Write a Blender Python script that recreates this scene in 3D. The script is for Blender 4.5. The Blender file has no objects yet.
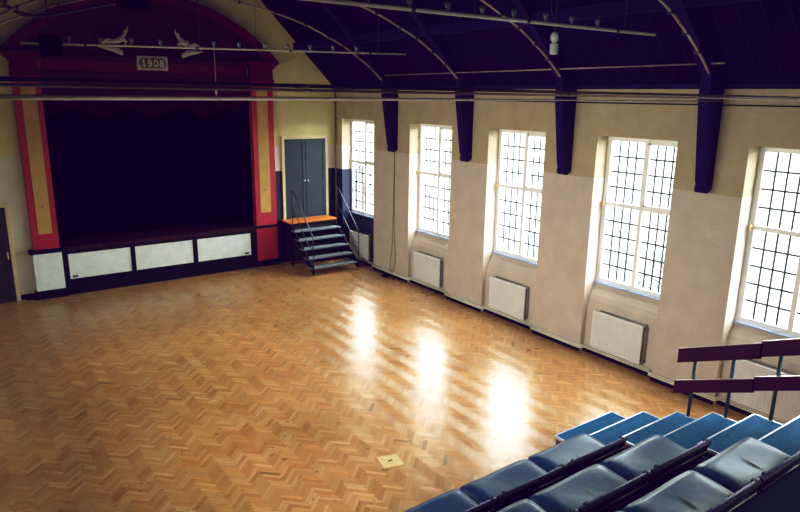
import bpy, bmesh, math, random
from mathutils import Vector, Matrix
random.seed(8)
S = bpy.context.scene
COL = S.collection
PI = math.pi

# ---------------------------------------------------------------- materials
def mat(name, c, rough=.6, metal=0., spec=.5, noise=None, bump=None, brick=None, emis=None, coat=0):
    m = bpy.data.materials.new(name); m.use_nodes = True
    nt = m.node_tree; N = nt.nodes; L = nt.links
    b = N['Principled BSDF']
    b.inputs['Base Color'].default_value = (*c, 1)
    b.inputs['Roughness'].default_value = rough
    b.inputs['Metallic'].default_value = metal
    b.inputs['Specular IOR Level'].default_value = spec
    if coat: b.inputs['Coat Weight'].default_value = coat
    tc = N.new('ShaderNodeTexCoord')
    if noise:                                   # (scale, amount)
        n = N.new('ShaderNodeTexNoise'); n.inputs['Scale'].default_value = noise[0]
        n.inputs['Detail'].default_value = 5
        L.new(tc.outputs['Object'], n.inputs['Vector'])
        r = N.new('ShaderNodeMapRange')
        r.inputs['From Min'].default_value = .3; r.inputs['From Max'].default_value = .7
        r.inputs['To Min'].default_value = 1-noise[1]; r.inputs['To Max'].default_value = 1+noise[1]*.6
        L.new(n.outputs['Fac'], r.inputs['Value'])
        mx = N.new('ShaderNodeVectorMath'); mx.operation = 'SCALE'
        mx.inputs[0].default_value = c
        L.new(r.outputs['Result'], mx.inputs['Scale']); L.new(mx.outputs[0], b.inputs['Base Color'])
    if bump:                                    # (scale, strength)
        n2 = N.new('ShaderNodeTexNoise'); n2.inputs['Scale'].default_value = bump[0]
        L.new(tc.outputs['Object'], n2.inputs['Vector'])
        bp = N.new('ShaderNodeBump'); bp.inputs['Strength'].default_value = bump[1]
        bp.inputs['Distance'].default_value = .01
        L.new(n2.outputs['Fac'], bp.inputs['Height']); L.new(bp.outputs[0], b.inputs['Normal'])
    return m

def wall_mat(name, top, mid, navy=None, split=3.11, navy_z=2.48, navy_fn=None):
    """painted brick: two tone paint (split by height) with brick relief; navy wainscot near the stage corner"""
    m = bpy.data.materials.new(name); m.use_nodes = True
    nt = m.node_tree; N = nt.nodes; L = nt.links; b = N['Principled BSDF']
    b.inputs['Roughness'].default_value = .55
    b.inputs['Specular IOR Level'].default_value = .3
    tc = N.new('ShaderNodeTexCoord'); sep = N.new('ShaderNodeSeparateXYZ')
    L.new(tc.outputs['Object'], sep.inputs[0])
    def math_(op, a, b_=None):
        n = N.new('ShaderNodeMath'); n.operation = op
        for i, v in enumerate((a, b_)):
            if v is None: continue
            if isinstance(v, (int, float)): n.inputs[i].default_value = v
            else: L.new(v, n.inputs[i])
        return n.outputs[0]
    def mixc(f, A, B):
        n = N.new('ShaderNodeMix'); n.data_type = 'RGBA'
        L.new(f, n.inputs[0])
        for i, v in ((6, A), (7, B)):
            if isinstance(v, tuple): n.inputs[i].default_value = (*v, 1)
            else: L.new(v, n.inputs[i])
        return n.outputs[2]
    hi = math_('GREATER_THAN', sep.outputs[2], split)
    col = mixc(hi, mid, top)
    if navy:
        lo = math_('LESS_THAN', sep.outputs[2], navy_z)
        rx = math_('GREATER_THAN', sep.outputs[0], -1.9)
        ry = math_('GREATER_THAN', sep.outputs[1], -1.985)
        col = mixc(math_('MULTIPLY', math_('MULTIPLY', lo, rx), ry), col, navy)
    # brick relief: use x+y as the running coordinate
    run = math_('ADD', sep.outputs[0], sep.outputs[1])
    cb = N.new('ShaderNodeCombineXYZ'); L.new(run, cb.inputs[0]); L.new(sep.outputs[2], cb.inputs[1])
    br = N.new('ShaderNodeTexBrick'); L.new(cb.outputs[0], br.inputs['Vector'])
    br.inputs['Scale'].default_value = 1; br.inputs['Brick Width'].default_value = .225
    br.inputs['Row Height'].default_value = .075; br.inputs['Mortar Size'].default_value = .006
    br.inputs['Mortar Smooth'].default_value = .6
    nz = N.new('ShaderNodeTexNoise'); nz.inputs['Scale'].default_value = 3.; nz.inputs['Detail'].default_value = 6
    L.new(tc.outputs['Object'], nz.inputs['Vector'])
    mr = N.new('ShaderNodeMapRange'); mr.inputs['From Min'].default_value = .3; mr.inputs['From Max'].default_value = .7
    mr.inputs['To Min'].default_value = .88; mr.inputs['To Max'].default_value = 1.04
    L.new(nz.outputs['Fac'], mr.inputs['Value'])
    mort = math_('SUBTRACT', 1., math_('MULTIPLY', br.outputs['Fac'], .06))
    f = math_('MULTIPLY', mr.outputs['Result'], mort)
    vm = N.new('ShaderNodeVectorMath'); vm.operation = 'SCALE'
    L.new(col, vm.inputs[0]); L.new(f, vm.inputs['Scale']); L.new(vm.outputs[0], b.inputs['Base Color'])
    bp = N.new('ShaderNodeBump'); bp.inputs['Strength'].default_value = .22; bp.inputs['Distance'].default_value = .01
    L.new(math_('SUBTRACT', 1., br.outputs['Fac']), bp.inputs['Height']); L.new(bp.outputs[0], b.inputs['Normal'])
    return m

M = {}
M['wall'] = wall_mat('painted_brick', (.66, .57, .30), (.62, .58, .52), navy=(.012, .016, .075))
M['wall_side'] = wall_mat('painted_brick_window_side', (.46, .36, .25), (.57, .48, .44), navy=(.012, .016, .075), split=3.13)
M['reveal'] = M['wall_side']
M['ceiling'] = mat('navy_ceiling', (.007, .0015, .055), .9, spec=.05, noise=(1.5, .3))
M['navy_timber'] = mat('navy_timber', (.011, .004, .10), .7, spec=.12, noise=(4, .35), bump=(30, .2))
M['maroon'] = mat('maroon_paint', (.135, .002, .030), .5, spec=.15, noise=(3, .25), bump=(25, .15))
M['maroon_dark'] = mat('dark_maroon_paint', (.060, .001, .024), .55, spec=.15, noise=(2, .3), bump=(20, .15))
M['crimson'] = mat('crimson_paint', (.42, .008, .035), .5, noise=(3, .2), bump=(25, .15))
M['ochre'] = mat('ochre_paint', (.50, .31, .085), .6, noise=(4, .15), bump=(25, .15))
M['black_purple'] = mat('near_black_purple', (.0012, .0005, .003), .9, spec=.02, noise=(3, .4))  # near-black; the darkness of the stage interior is put into this colour
M['curtain_red'] = mat('dark_red_pelmet', (.035, .001, .012), .85, spec=.02, noise=(4, .4))
M['stage_dark'] = mat('stage_navy', (.004, .003, .018), .6, spec=.12, noise=(5, .4), bump=(30, .3))
M['stage_lip'] = mat('worn_stage_edge', (.045, .006, .018), .6, spec=.15, noise=(9, .7), bump=(40, .4))
M['panel_white'] = mat('pale_blue_white_board', (.84, .93, 1.0), .6, noise=(6, .08), bump=(30, .1))
M['white_paint'] = mat('white_gloss', (.86, .89, .90), .35, noise=(5, .05))
M['frame_cream'] = mat('cream_gloss', (.62, .52, .33), .4, noise=(5, .1))
M['sill'] = mat('blue_white_sill', (.34, .44, .70), .35, noise=(5, .15))
M['lead'] = mat('dark_lead', (.015, .015, .05), .5, noise=(20, .2))
M['door_navy'] = mat('slate_blue_door', (.016, .030, .058), .5, spec=.3, noise=(4, .2), bump=(25, .15))
M['door_dark'] = mat('dark_door', (.008, .004, .022), .5, noise=(4, .3))
M['step_edge'] = mat('grey_blue_tread', (.20, .23, .31), .35, noise=(14, .25), bump=(60, .2))
M['black_metal'] = mat('black_metal', (.006, .004, .016), .6, spec=.1, noise=(10, .2))
M['rail_metal'] = mat('dark_steel_rail', (.06, .055, .10), .3, metal=.7, noise=(10, .2))
M['orange_wood'] = mat('orange_varnished_wood', (.72, .20, .04), .35, noise=(8, .2), bump=(30, .1))
M['radiator'] = mat('radiator_white', (.68, .69, .73), .35, noise=(5, .05))
M['pipe'] = mat('grey_pipe', (.13, .12, .14), .35, metal=.3, noise=(10, .2))
M['pipe_cream'] = mat('cream_pipe', (.72, .68, .62), .4, noise=(8, .1))
M['tube_pale'] = mat('pale_steel_tube', (.36, .26, .29), .35, metal=.3, noise=(8, .2))
M['tube_white'] = mat('whitish_steel_tube', (.55, .50, .50), .35, metal=.1, noise=(8, .15))
M['tube_dark'] = mat('dark_purple_bar', (.03, .012, .05), .4, noise=(8, .2))
M['bulb'] = mat('frosted_blue_glass', (.10, .11, .20), .2, noise=(8, .1))
M['lamp_white'] = mat('lamp_white_plastic', (.50, .56, .58), .35, noise=(10, .1))
M['plaster'] = mat('white_plaster_figure', (.50, .47, .52), .5, noise=(12, .15))
M['sign_border'] = mat('sign_stone_border', (.46, .38, .40), .6, noise=(10, .2))
M['sign_field'] = mat('sign_olive_field', (.075, .075, .045), .6, noise=(10, .2))
M['sign_digit'] = mat('sign_pale_digit', (.62, .60, .50), .5, noise=(10, .1))
M['carpet'] = mat('blue_carpet', (.016, .10, .26), .85, spec=.08, noise=(35, .3), bump=(200, .5))
M['carpet_shaded'] = mat('shaded_blue_carpet', (.005, .016, .055), .85, spec=.08, noise=(30, .3), bump=(200, .4))  # same blue carpet, with the shade between the seat rows put into its colour
M['nosing'] = mat('pale_metal_nosing', (.50, .52, .66), .35, metal=.2, noise=(20, .15))
M['riser_red'] = mat('red_brown_riser', (.16, .022, .022), .55, noise=(8, .3), bump=(30, .2))
M['plum'] = mat('plum_varnished_timber', (.055, .003, .036), .5, spec=.15, noise=(5, .3), bump=(20, .15))
M['post_teal'] = mat('teal_steel_post', (.012, .060, .11), .35, metal=.4, noise=(8, .2))
M['vinyl'] = mat('black_vinyl', (.016, .045, .155), .38, spec=.28, noise=(6, .25), bump=(9, .25))
M['vinyl'].node_tree.nodes['Principled BSDF'].inputs['Specular Tint'].default_value = (.62, .78, 1, 1)
M['vinyl_back'] = mat('black_backrest_vinyl', (.006, .005, .022), .45, spec=.25, noise=(6, .25), bump=(25, .3))
M['piping'] = mat('purple_edge_trim', (.07, .05, .20), .5, spec=.3, noise=(40, .5), bump=(90, .6))
M['slit'] = mat('black_slit', (.002, .002, .008), .8)
M['brass'] = mat('brass_plate', (.70, .50, .26), .5, noise=(9, .15))
M['ground'] = mat('pale_paving', (.045, .046, .048), .9, noise=(.5, .08))
M['leaf'] = mat('grey_green_leaf', (.022, .034, .036), .6, noise=(2, .3))
M['bark'] = mat('bark', (.08, .06, .05), .8, noise=(6, .3))
M['paper'] = mat('crumpled_paper', (.34, .30, .40), .7, noise=(9, .2))
M['cord'] = mat('dark_cord', (.05, .035, .05), .6, noise=(9, .2))
M['cable_grey'] = mat('grey_cable', (.20, .16, .14), .6, noise=(9, .2))
# glass: clear with a weak reflection
g = bpy.data.materials.new('window_glass'); g.use_nodes = True
nt = g.node_tree; nt.nodes.clear()
o_ = nt.nodes.new('ShaderNodeOutputMaterial'); tr = nt.nodes.new('ShaderNodeBsdfTransparent')
gl = nt.nodes.new('ShaderNodeBsdfGlossy'); gl.inputs['Roughness'].default_value = .08
tr.inputs['Color'].default_value = (.96, .98, .97, 1)
mx = nt.nodes.new('ShaderNodeMixShader'); mx.inputs[0].default_value = .05
nt.links.new(tr.outputs[0], mx.inputs[1]); nt.links.new(gl.outputs[0], mx.inputs[2]); nt.links.new(mx.outputs[0], o_.inputs[0])
M['glass'] = g
# parquet: block colour stored per face, worn varnish on top
p = bpy.data.materials.new('herringbone_parquet'); p.use_nodes = True
nt = p.node_tree; N = nt.nodes; L = nt.links; b = N['Principled BSDF']
at = N.new('ShaderNodeAttribute'); at.attribute_name = 'block'
tc = N.new('ShaderNodeTexCoord')
nz = N.new('ShaderNodeTexNoise'); nz.inputs['Scale'].default_value = .55; nz.inputs['Detail'].default_value = 4
L.new(tc.outputs['Object'], nz.inputs['Vector'])
mr = N.new('ShaderNodeMapRange'); mr.inputs['From Min'].default_value = .3; mr.inputs['From Max'].default_value = .7
mr.inputs['To Min'].default_value = .80; mr.inputs['To Max'].default_value = 1.12
L.new(nz.outputs['Fac'], mr.inputs['Value'])
n3 = N.new('ShaderNodeTexNoise'); n3.inputs['Scale'].default_value = 9; n3.inputs['Detail'].default_value = 8
L.new(tc.outputs['Object'], n3.inputs['Vector'])
mr3 = N.new('ShaderNodeMapRange'); mr3.inputs['From Min'].default_value = .3; mr3.inputs['From Max'].default_value = .36
mr3.inputs['To Min'].default_value = .55; mr3.inputs['To Max'].default_value = 1.
L.new(n3.outputs['Fac'], mr3.inputs['Value'])
mm = N.new('ShaderNodeMath'); mm.operation = 'MULTIPLY'; L.new(mr.outputs[0], mm.inputs[0]); L.new(mr3.outputs[0], mm.inputs[1])
vm = N.new('ShaderNodeVectorMath'); vm.operation = 'SCALE'
L.new(at.outputs['Color'], vm.inputs[0]); L.new(mm.outputs[0], vm.inputs['Scale']); L.new(vm.outputs[0], b.inputs['Base Color'])
mr2 = N.new('ShaderNodeMapRange'); mr2.inputs['To Min'].default_value = .23; mr2.inputs['To Max'].default_value = .33
L.new(nz.outputs['Fac'], mr2.inputs['Value']); L.new(mr2.outputs[0], b.inputs['Roughness'])
n4 = N.new('ShaderNodeTexNoise'); n4.inputs['Scale'].default_value = 14
L.new(tc.outputs['Object'], n4.inputs['Vector'])
bp = N.new('ShaderNodeBump'); bp.inputs['Strength'].default_value = .10; bp.inputs['Distance'].default_value = .01
L.new(n4.outputs['Fac'], bp.inputs['Height']); L.new(bp.outputs[0], b.inputs['Normal'])
b.inputs['Specular IOR Level'].default_value = .75
ag = N.new('ShaderNodeAttribute'); ag.attribute_name = 'grain'       # across the grain of each block
b.inputs['Anisotropic'].default_value = .5
L.new(ag.outputs['Vector'], b.inputs['Tangent'])
M['parquet'] = p

# ---------------------------------------------------------------- mesh helpers
def B(): return bmesh.new()
def box(bm, x0, x1, y0, y1, z0, z1, bev=0, T=None):
    r = bmesh.ops.create_cube(bm, size=1)
    vs = r['verts']
    for v in vs:
        v.co = Vector(((x0+x1)/2+v.co.x*(x1-x0), (y0+y1)/2+v.co.y*(y1-y0), (z0+z1)/2+v.co.z*(z1-z0)))
    if bev:
        es = list({e for v in vs for e in v.link_edges})
        rr = bmesh.ops.bevel(bm, geom=es, offset=bev, segments=2, affect='EDGES', profile=.6)
        vs = rr['verts'] if T is None else list({v for f in rr['faces'] for v in f.verts})
    if T is not None:
        for v in vs: v.co = T @ v.co
    return vs
def prism(bm, pts, axis, a, b_):
    """extrude closed 2D outline along an axis; pts in the two other axes, in xyz order"""
    def P3(p, t):
        if axis == 'x': return (t, p[0], p[1])
        if axis == 'y': return (p[0], t, p[1])
        return (p[0], p[1], t)
    A = [bm.verts.new(P3(p, a)) for p in pts]; Bv = [bm.verts.new(P3(p, b_)) for p in pts]
    n = len(pts)
    bm.faces.new(A); bm.faces.new(Bv[::-1])
    for i in range(n): bm.faces.new((A[i], Bv[i], Bv[(i+1) % n], A[(i+1) % n]))
def tube(bm, pts, r, seg=8, cap=True):
    pts = [Vector(q) for q in pts]; rings = []
    up = None
    for i, q in enumerate(pts):
        t = (pts[min(i+1, len(pts)-1)]-pts[max(i-1, 0)]).normalized()
        if up is None: up = t.orthogonal().normalized()
        up = (up - t*up.dot(t)).normalized(); s = t.cross(up)
        rr = r[i] if isinstance(r, (list, tuple)) else r
        rings.append([bm.verts.new(q+(up*math.cos(2*PI*k/seg)+s*math.sin(2*PI*k/seg))*rr) for k in range(seg)])
    for a, c in zip(rings, rings[1:]):
        for k in range(seg): bm.faces.new((a[k], a[(k+1) % seg], c[(k+1) % seg], c[k]))
    if cap: bm.faces.new(rings[0][::-1]); bm.faces.new(rings[-1])
def lathe(bm, prof, cx, cy, seg=14):
    """prof: list of (radius, z)"""
    rings = [[bm.verts.new((cx+max(r, 1e-4)*math.cos(2*PI*k/seg), cy+max(r, 1e-4)*math.sin(2*PI*k/seg), z)) for k in range(seg)] for r, z in prof]
    for a, c in zip(rings, rings[1:]):
        for k in range(seg): bm.faces.new((a[k], a[(k+1) % seg], c[(k+1) % seg], c[k]))
    bm.faces.new(rings[0][::-1]); bm.faces.new(rings[-1])
def obj(name, bm, m, parent=None, smooth=False):
    bmesh.ops.recalc_face_normals(bm, faces=bm.faces)
    me = bpy.data.meshes.new(name); bm.to_mesh(me); bm.free()
    if m is not None: me.materials.append(M[m] if isinstance(m, str) else m)
    if smooth:
        for q in me.polygons: q.use_smooth = True
    o = bpy.data.objects.new(name, me); COL.objects.link(o)
    if parent is not None:
        o.parent = parent
        o.matrix_parent_inverse = Matrix.Translation(-parent.location)
    return o
def obj_split(name, bm, m, parent, smooth=False):
    """one object per separate piece"""
    bm.verts.index_update(); seen = set(); out = []
    for v in list(bm.verts):
        if v in seen: continue
        st_, isl = [v], {v}
        while st_:
            q = st_.pop()
            for e in q.link_edges:
                w_ = e.other_vert(q)
                if w_ not in isl: isl.add(w_); st_.append(w_)
        seen |= isl
        nb = B(); mp = {q: nb.verts.new(q.co) for q in isl}
        for f in {f for q in isl for f in q.link_faces}: nb.faces.new([mp[q] for q in f.verts])
        out.append(obj(name, nb, m, parent, smooth))
    bm.free(); return out
def tag(o, label, cat, group=None):
    o['label'] = label; o['category'] = cat
    if group: o['group'] = group
    return o
def struct(name, bm, m, smooth=False):
    o = obj(name, bm, m, None, smooth); o['kind'] = 'structure'; return o
def thing(name, label, cat, loc=(0, 0, 0), group=None):
    o = bpy.data.objects.new(name, None); COL.objects.link(o); o.location = loc
    o.empty_display_size = .1
    return tag(o, label, cat, group)

# ---------------------------------------------------------------- room shell
XL, YB = -9.42, -17.6
EAVE = 4.64
XC = XL/2
RIDGE = EAVE - XC
WT = 3.84                                     # window head
WIN = [(-.41, -1.985), (-3.50, -5.01), (-6.15, -7.63), (-8.77, -10.22), (-11.28, -12.79), (-13.92, -15.42)]

# floor: individual herringbone blocks, columns running along y
def make_floor():
    bm = B(); lay = bm.loops.layers.float_color.new('block'); gr_ = bm.loops.layers.float_color.new('grain')
    Lb, Wb = .25, .05
    n = round(Lb/Wb)
    c45 = math.cos(PI/4)
    def rot(u, v): return (u*c45 - v*c45 + XC, u*c45 + v*c45 + YB/2)
    base = [(.58, .275, .085), (.62, .31, .105), (.55, .25, .075), (.65, .35, .14), (.52, .22, .068), (.59, .29, .10)]
    x0, x1, y0, y1 = XL, 0.25, YB, 0.02
    gap = .0007
    R = 170
    for k in range(-R*2, R*2):
        for j in range(-R, R):
            # classic herringbone lattice (blocks 1 x n)
            for hor in (0, 1):
                if hor: u0 = k*1 + j*2*n*0 ; 
                # horizontal block at (k + 2n*j, k) size n x 1 ; vertical block at (k+n + 2n*j, k) upward... size 1 x n
                if hor:
                    u0, v0, du, dv = k + 2*n*j, k, n, 1
                else:
                    u0, v0, du, dv = k + n + 2*n*j, k + 1 - n, 1, n
                uc, vc = (u0+du/2)*Wb, (v0+dv/2)*Wb
                X, Y = rot(uc, vc)
                if not (x0-.1 < X < x1+.1 and y0-.1 < Y < y1+.1): continue
                cs = [(u0*Wb+gap, v0*Wb+gap), ((u0+du)*Wb-gap, v0*Wb+gap), ((u0+du)*Wb-gap, (v0+dv)*Wb-gap), (u0*Wb+gap, (v0+dv)*Wb-gap)]
                pts = [rot(*q) for q in cs]
                pts = [(min(max(a, x0), x1), min(max(c, y0), y1)) for a, c in pts]
                tx, ty = random.gauss(0, .005), random.gauss(0, .005)
                vs = [bm.verts.new((a, c, (a-X)*tx+(c-Y)*ty)) for a, c in pts]
                try: f = bm.faces.new(vs)
                except ValueError: continue
                c = random.choice(base); s = random.uniform(.82, .99)*(.95 if hor else 1.04)  # one block direction paler: the way light falls on it, put into the colour
                if random.random() < .004: s *= .55
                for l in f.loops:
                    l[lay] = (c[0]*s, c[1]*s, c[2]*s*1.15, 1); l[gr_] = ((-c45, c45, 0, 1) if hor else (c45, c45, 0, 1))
    f = bm.faces.new([bm.verts.new(q) for q in ((x0, y0, -.004), (x1, y0, -.004), (x1, y1, -.004), (x0, y1, -.004))])
    for l in f.loops: l[lay] = (.16, .07, .025, 1)
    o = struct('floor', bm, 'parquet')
    return o
make_floor()

# ceiling: two slopes
bm = B()
prism(bm, [(0.45, EAVE-.45), (XC, RIDGE), (XL-.45, EAVE-.45), (XL-.45, EAVE-.25), (XC, RIDGE+.2), (.45, EAVE-.25)], 'y', YB, .3)
struct('ceiling', bm, 'ceiling')
n_tr = 1
def trim(bm, m, smooth=False):
    global n_tr
    o = struct('trim_%d' % n_tr, bm, m, smooth); n_tr += 1; return o
# boards of the ceiling lining (thin ribs down the slope) and purlins
for xp in (-1.12, -2.3, -3.5, XL+1.12, XL+2.3, XL+3.5):
    bm = B(); d = -xp if xp > XC else xp-XL
    z = EAVE + d
    box(bm, xp-.07, xp+.07, YB+.01, -.01, z-.20, z-.03)
    trim(bm, 'navy_timber')
bm = B()
for k in range(58):
    yy = -.3*k - .25
    for sgn in (1, -1):
        xa, xb = (-.02, XC) if sgn > 0 else (XL+.02, XC)
        pts = [(xa, EAVE+.02-.02), (xb, RIDGE-.02)]
        T = [(xa, yy, EAVE-.0), (xb, yy, RIDGE-.02)]
        v = [bm.verts.new(q) for q in ((xa, yy, EAVE-.01), (xb, yy, RIDGE-.02), (xb, yy+.012, RIDGE-.02), (xa, yy+.012, EAVE-.01))]
        bm.faces.new(v)
trim(bm, 'navy_timber')

# right wall with window recesses
def right_wall():
    bm = B()
    TH = .46
    edges = []
    y = .0
    ys = [0.3] + [e for w in WIN for e in w] + [YB]
    for i in range(0, len(ys), 2):
        box(bm, 0, TH, ys[i+1], ys[i], 0, WT)
    prism(bm, [(0, WT), (TH, WT), (TH, EAVE-.46), (0, EAVE+.0)], 'y', YB, .3)
    for a, c in WIN:        # sloped apron below every window
        prism(bm, [(.10, 0), (TH, 0), (TH, 1.27), (.285, 1.27), (.215, 1.17), (.165, 1.08), (.13, .98), (.11, .88), (.10, .76)], 'y', c, a)
    return struct('wall_right', bm, 'wall_side')
right_wall()

# far wall with stage opening
SX0, SX1, SZ1 = -7.04, -2.46, 4.42
bm = B()
def gable(x): return EAVE + min(-x, x-XL)
box(bm, XL-.4, SX0, 0, .3, 0, EAVE); box(bm, SX1, 0.46, 0, .3, 0, EAVE-.0)
box(bm, SX0, SX1, 0, .3, SZ1, EAVE)
prism(bm, [(XL, EAVE), (0, EAVE), (XC, RIDGE)], 'y', 0, .3)
struct('wall_far', bm, 'wall')
bm = B(); box(bm, XL-.3, XL, YB, .3, 0, EAVE); struct('wall_left', bm, 'wall')
bm = B(); box(bm, XL-.3, .46, YB-.3, YB, 0, EAVE); prism(bm, [(XL, EAVE), (0, EAVE), (XC, RIDGE)], 'y', YB-.3, YB)
struct('wall_back', bm, 'wall')

# skirtings
def skirt(name, segs):
    bm = B()
    for s in segs: box(bm, *s)
    o = obj(name, bm, 'stage_dark'); o['kind'] = 'structure'
segs = []
ys = [-.02] + [e for w in WIN for e in w] + [YB]
for i in range(0, len(ys), 2): segs.append((-.018, 0, ys[i+1], ys[i], 0, .075))
for a, c in WIN: segs.append((.082, .10, c, a, 0, .075))
skirt('baseboard_right', segs)
skirt('baseboard_far', [(XL, -7.62, -.02, 0, 0, .12), (-1.83, 0, -.02, 0, 0, .12)])

# moulding rail under the eaves on the window wall
bm = B(); box(bm, -.030, .0, YB, -.01, 4.365, 4.382); trim(bm, 'stage_dark')
bm = B(); box(bm, -.05, .0, YB, -.01, EAVE-.05, EAVE+.02); trim(bm, 'navy_timber')

# ---------------------------------------------------------------- windows
def window(i, y0, y1):
    """y0 far edge, y1 near edge (y0 > y1)"""
    xf0, xf1 = .285, .35
    zb, zt = 1.285, WT
    fw = .085
    ym = y0 - .76                            # mullion centre
    ztr = 2.70                               # transom centre
    bm = B()
    box(bm, xf0, xf1, y0-fw, y0, zb, zt); box(bm, xf0, xf1, y1, y1+fw, zb, zt)
    box(bm, xf0+.001, xf1-.001, y1+.001, y0-.001, zt-.08, zt-.001); box(bm, xf0+.001, xf1-.001, y1+.001, y0-.001, zb+.001, zb+.085)
    box(bm, xf0-.005, xf1-.002, y1+.002, y0-.002, ztr-.035, ztr+.035)
    box(bm, xf0-.007, xf1-.003, ym-.035, ym+.035, zb+.002, zt-.002)
    fr = obj('window_%d' % i, bm, 'white_paint'); fr['kind'] = 'structure'
    bm = B()                                 # opening casement, top near light
    ca, cb = ym-.035, y1+fw
    x0_, x1_ = xf0-.02, xf0+.01
    box(bm, x0_, x1_, ca-.032, ca, ztr+.035, zt-.08); box(bm, x0_, x1_, cb, cb+.032, ztr+.035, zt-.08)
    box(bm, x0_, x1_, cb, ca, zt-.11, zt-.08); box(bm, x0_, x1_, cb, ca, ztr+.035, ztr+.065)
    obj('casement', bm, 'white_paint', fr)
    bm = B(); box(bm, .315, .32, y1+.02, y0-.02, zb+.02, zt-.02); obj('pane', bm, 'glass', fr)
    bm = B()                                 # leading / glazing bars
    r = .0120
    def bars(ya, yb, za, zb_, nc, nr):
        for k in range(1, nc): 
            yy = ya+(yb-ya)*k/nc; box(bm, .3035, .3125, yy-r, yy+r, za, zb_)
        for k in range(1, nr):
            zz = za+(zb_-za)*k/nr; box(bm, .302, .314, min(ya, yb), max(ya, yb), zz-r*1.1, zz+r*1.1)
    L0, L1, R0, R1 = y0-fw, ym+.035, ym-.035, y1+fw
    bars(L0, L1, ztr+.035, zt-.08, 4, 4); bars(R0, R1, ztr+.035, zt-.08, 4, 4)
    bars(L0, L1, zb+.085, ztr-.035, 4, 5); bars(R0, R1, zb+.085, ztr-.035, 4, 5)
    obj('glazing_bars', bm, 'lead', fr)
    bm = B(); box(bm, .235, .29, y1+.01, y0-.01, 1.262, 1.292, .004); obj('sill', bm, 'sill', fr)
    bm = B(); tube(bm, [(.27, y0-.045, ztr+.01), (.235, y0-.045, ztr+.01)], .022); box(bm, .225, .245, y0-.06, y0-.03, ztr-.05, ztr+.045, .006)
    obj('latch', bm, 'brass', fr)
for i, (a, c) in enumerate(WIN): window(i+1, a, c)

# radiators in the recesses
def radiator(i, y0, lab):
    ya, yb = y0-.20, y0-1.20
    if i == 0: ya, yb = y0-.33, y0-1.28
    if i >= 4: yb = y0-1.42
    z0, z1 = .17, .83
    t = thing('radiator', lab, 'radiator', (.07, (ya+yb)/2, 0), 'radiators under the windows')
    bm = B(); box(bm, .015, .05, yb, ya, z0, z1, .008)
    n = int((ya-yb)/.05)
    for k in range(n):
        yy = yb + .02+(ya-yb-.04)*(k+.5)/n
        box(bm, .009, .02, yy-.014, yy+.014, z0+.04, z1-.04, .003)
    obj('panel', bm, 'radiator', t)
    bm = B(); box(bm, .045, .09, yb+.02, ya-.02, z0+.03, z1-.03); obj('rear_panel', bm, 'pipe', t)
    bm = B()
    tube(bm, [(.072, ya-.12, z1+.022), (.072, yb-.02, z1+.022), (.072, yb-.045, z1-.005), (.072, yb-.045, z0+.06), (.06, yb-.02, z0+.03)], .011)
    obj('pipe', bm, 'pipe', t, True)
    bm = B(); tube(bm, [(.05, yb-.035, z0+.02), (.05, yb-.035, z0+.09)], .017); obj('valve', bm, 'pipe', t, True)
    bm = B()
    for q in (ya-.15, yb+.15): box(bm, .04, .095, q-.015, q+.015, z0-.02, z0+.06)
    obj_split('bracket', bm, 'radiator', t)
labs = ['white panel radiator on the navy wall beside the stage steps', 'white radiator below the second window from the stage',
        'white radiator below the third window from the stage', 'white radiator below the fourth window from the stage',
        'wide white ribbed radiator seen through the guard rail', 'wide white radiator below the window furthest from the stage']
for i in range(5): radiator(i, WIN[i][0], labs[i])

# heating pipes along the foot of the wall, stepping in and out of the recesses
for zz, nm in ((.128, 'cream heating pipe at skirting height, upper of the pair'), (.092, 'cream heating pipe at skirting height, lower of the pair')):
    bm = B(); pts = [(-.034, -.05, zz)]
    for a, c in WIN:
        pts += [(-.034, a-.03, zz), (.066, a-.045, zz), (.066, c+.045, zz), (-.034, c+.03, zz)]
    pts.append((-.034, YB+.1, zz))
    tube(bm, pts, .016); tag(obj('heating_pipe', bm, 'pipe_cream', None, True), nm, 'pipe')

# ---------------------------------------------------------------- roof trusses
ARCH = [(-.48, 4.79), (-.80, 5.05), (-1.12, 5.26), (-1.5, 5.48), (-1.88, 5.645), (-2.4, 5.85), (-3.08, 6.03), (-3.83, 6.17), (XC, 6.24)]
def arch_pts(y):
    a = [(x, y, z) for x, z in ARCH]
    return a + [(2*XC-x, y, z) for x, z in ARCH[-2::-1]]
TY = [(-3.02, 'nearest the stage'), (-5.67, 'second from the stage'), (-8.27, 'third from the stage'), (-10.83, 'fourth from the stage'), (-13.35, 'above the seating')]
def smooth_pts(P, n=4):
    out = []
    P = [Vector(q) for q in P]
    for i in range(len(P)-1):
        p0, p1, p2, p3 = P[max(i-1, 0)], P[i], P[i+1], P[min(i+2, len(P)-1)]
        for k in range(n):
            t = k/n
            out.append(.5*((2*p1)+(p2-p0)*t+(2*p0-5*p1+4*p2-p3)*t*t+(3*p1-p0-3*p2+p3)*t**3))
    out.append(P[-1]); return out
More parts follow.
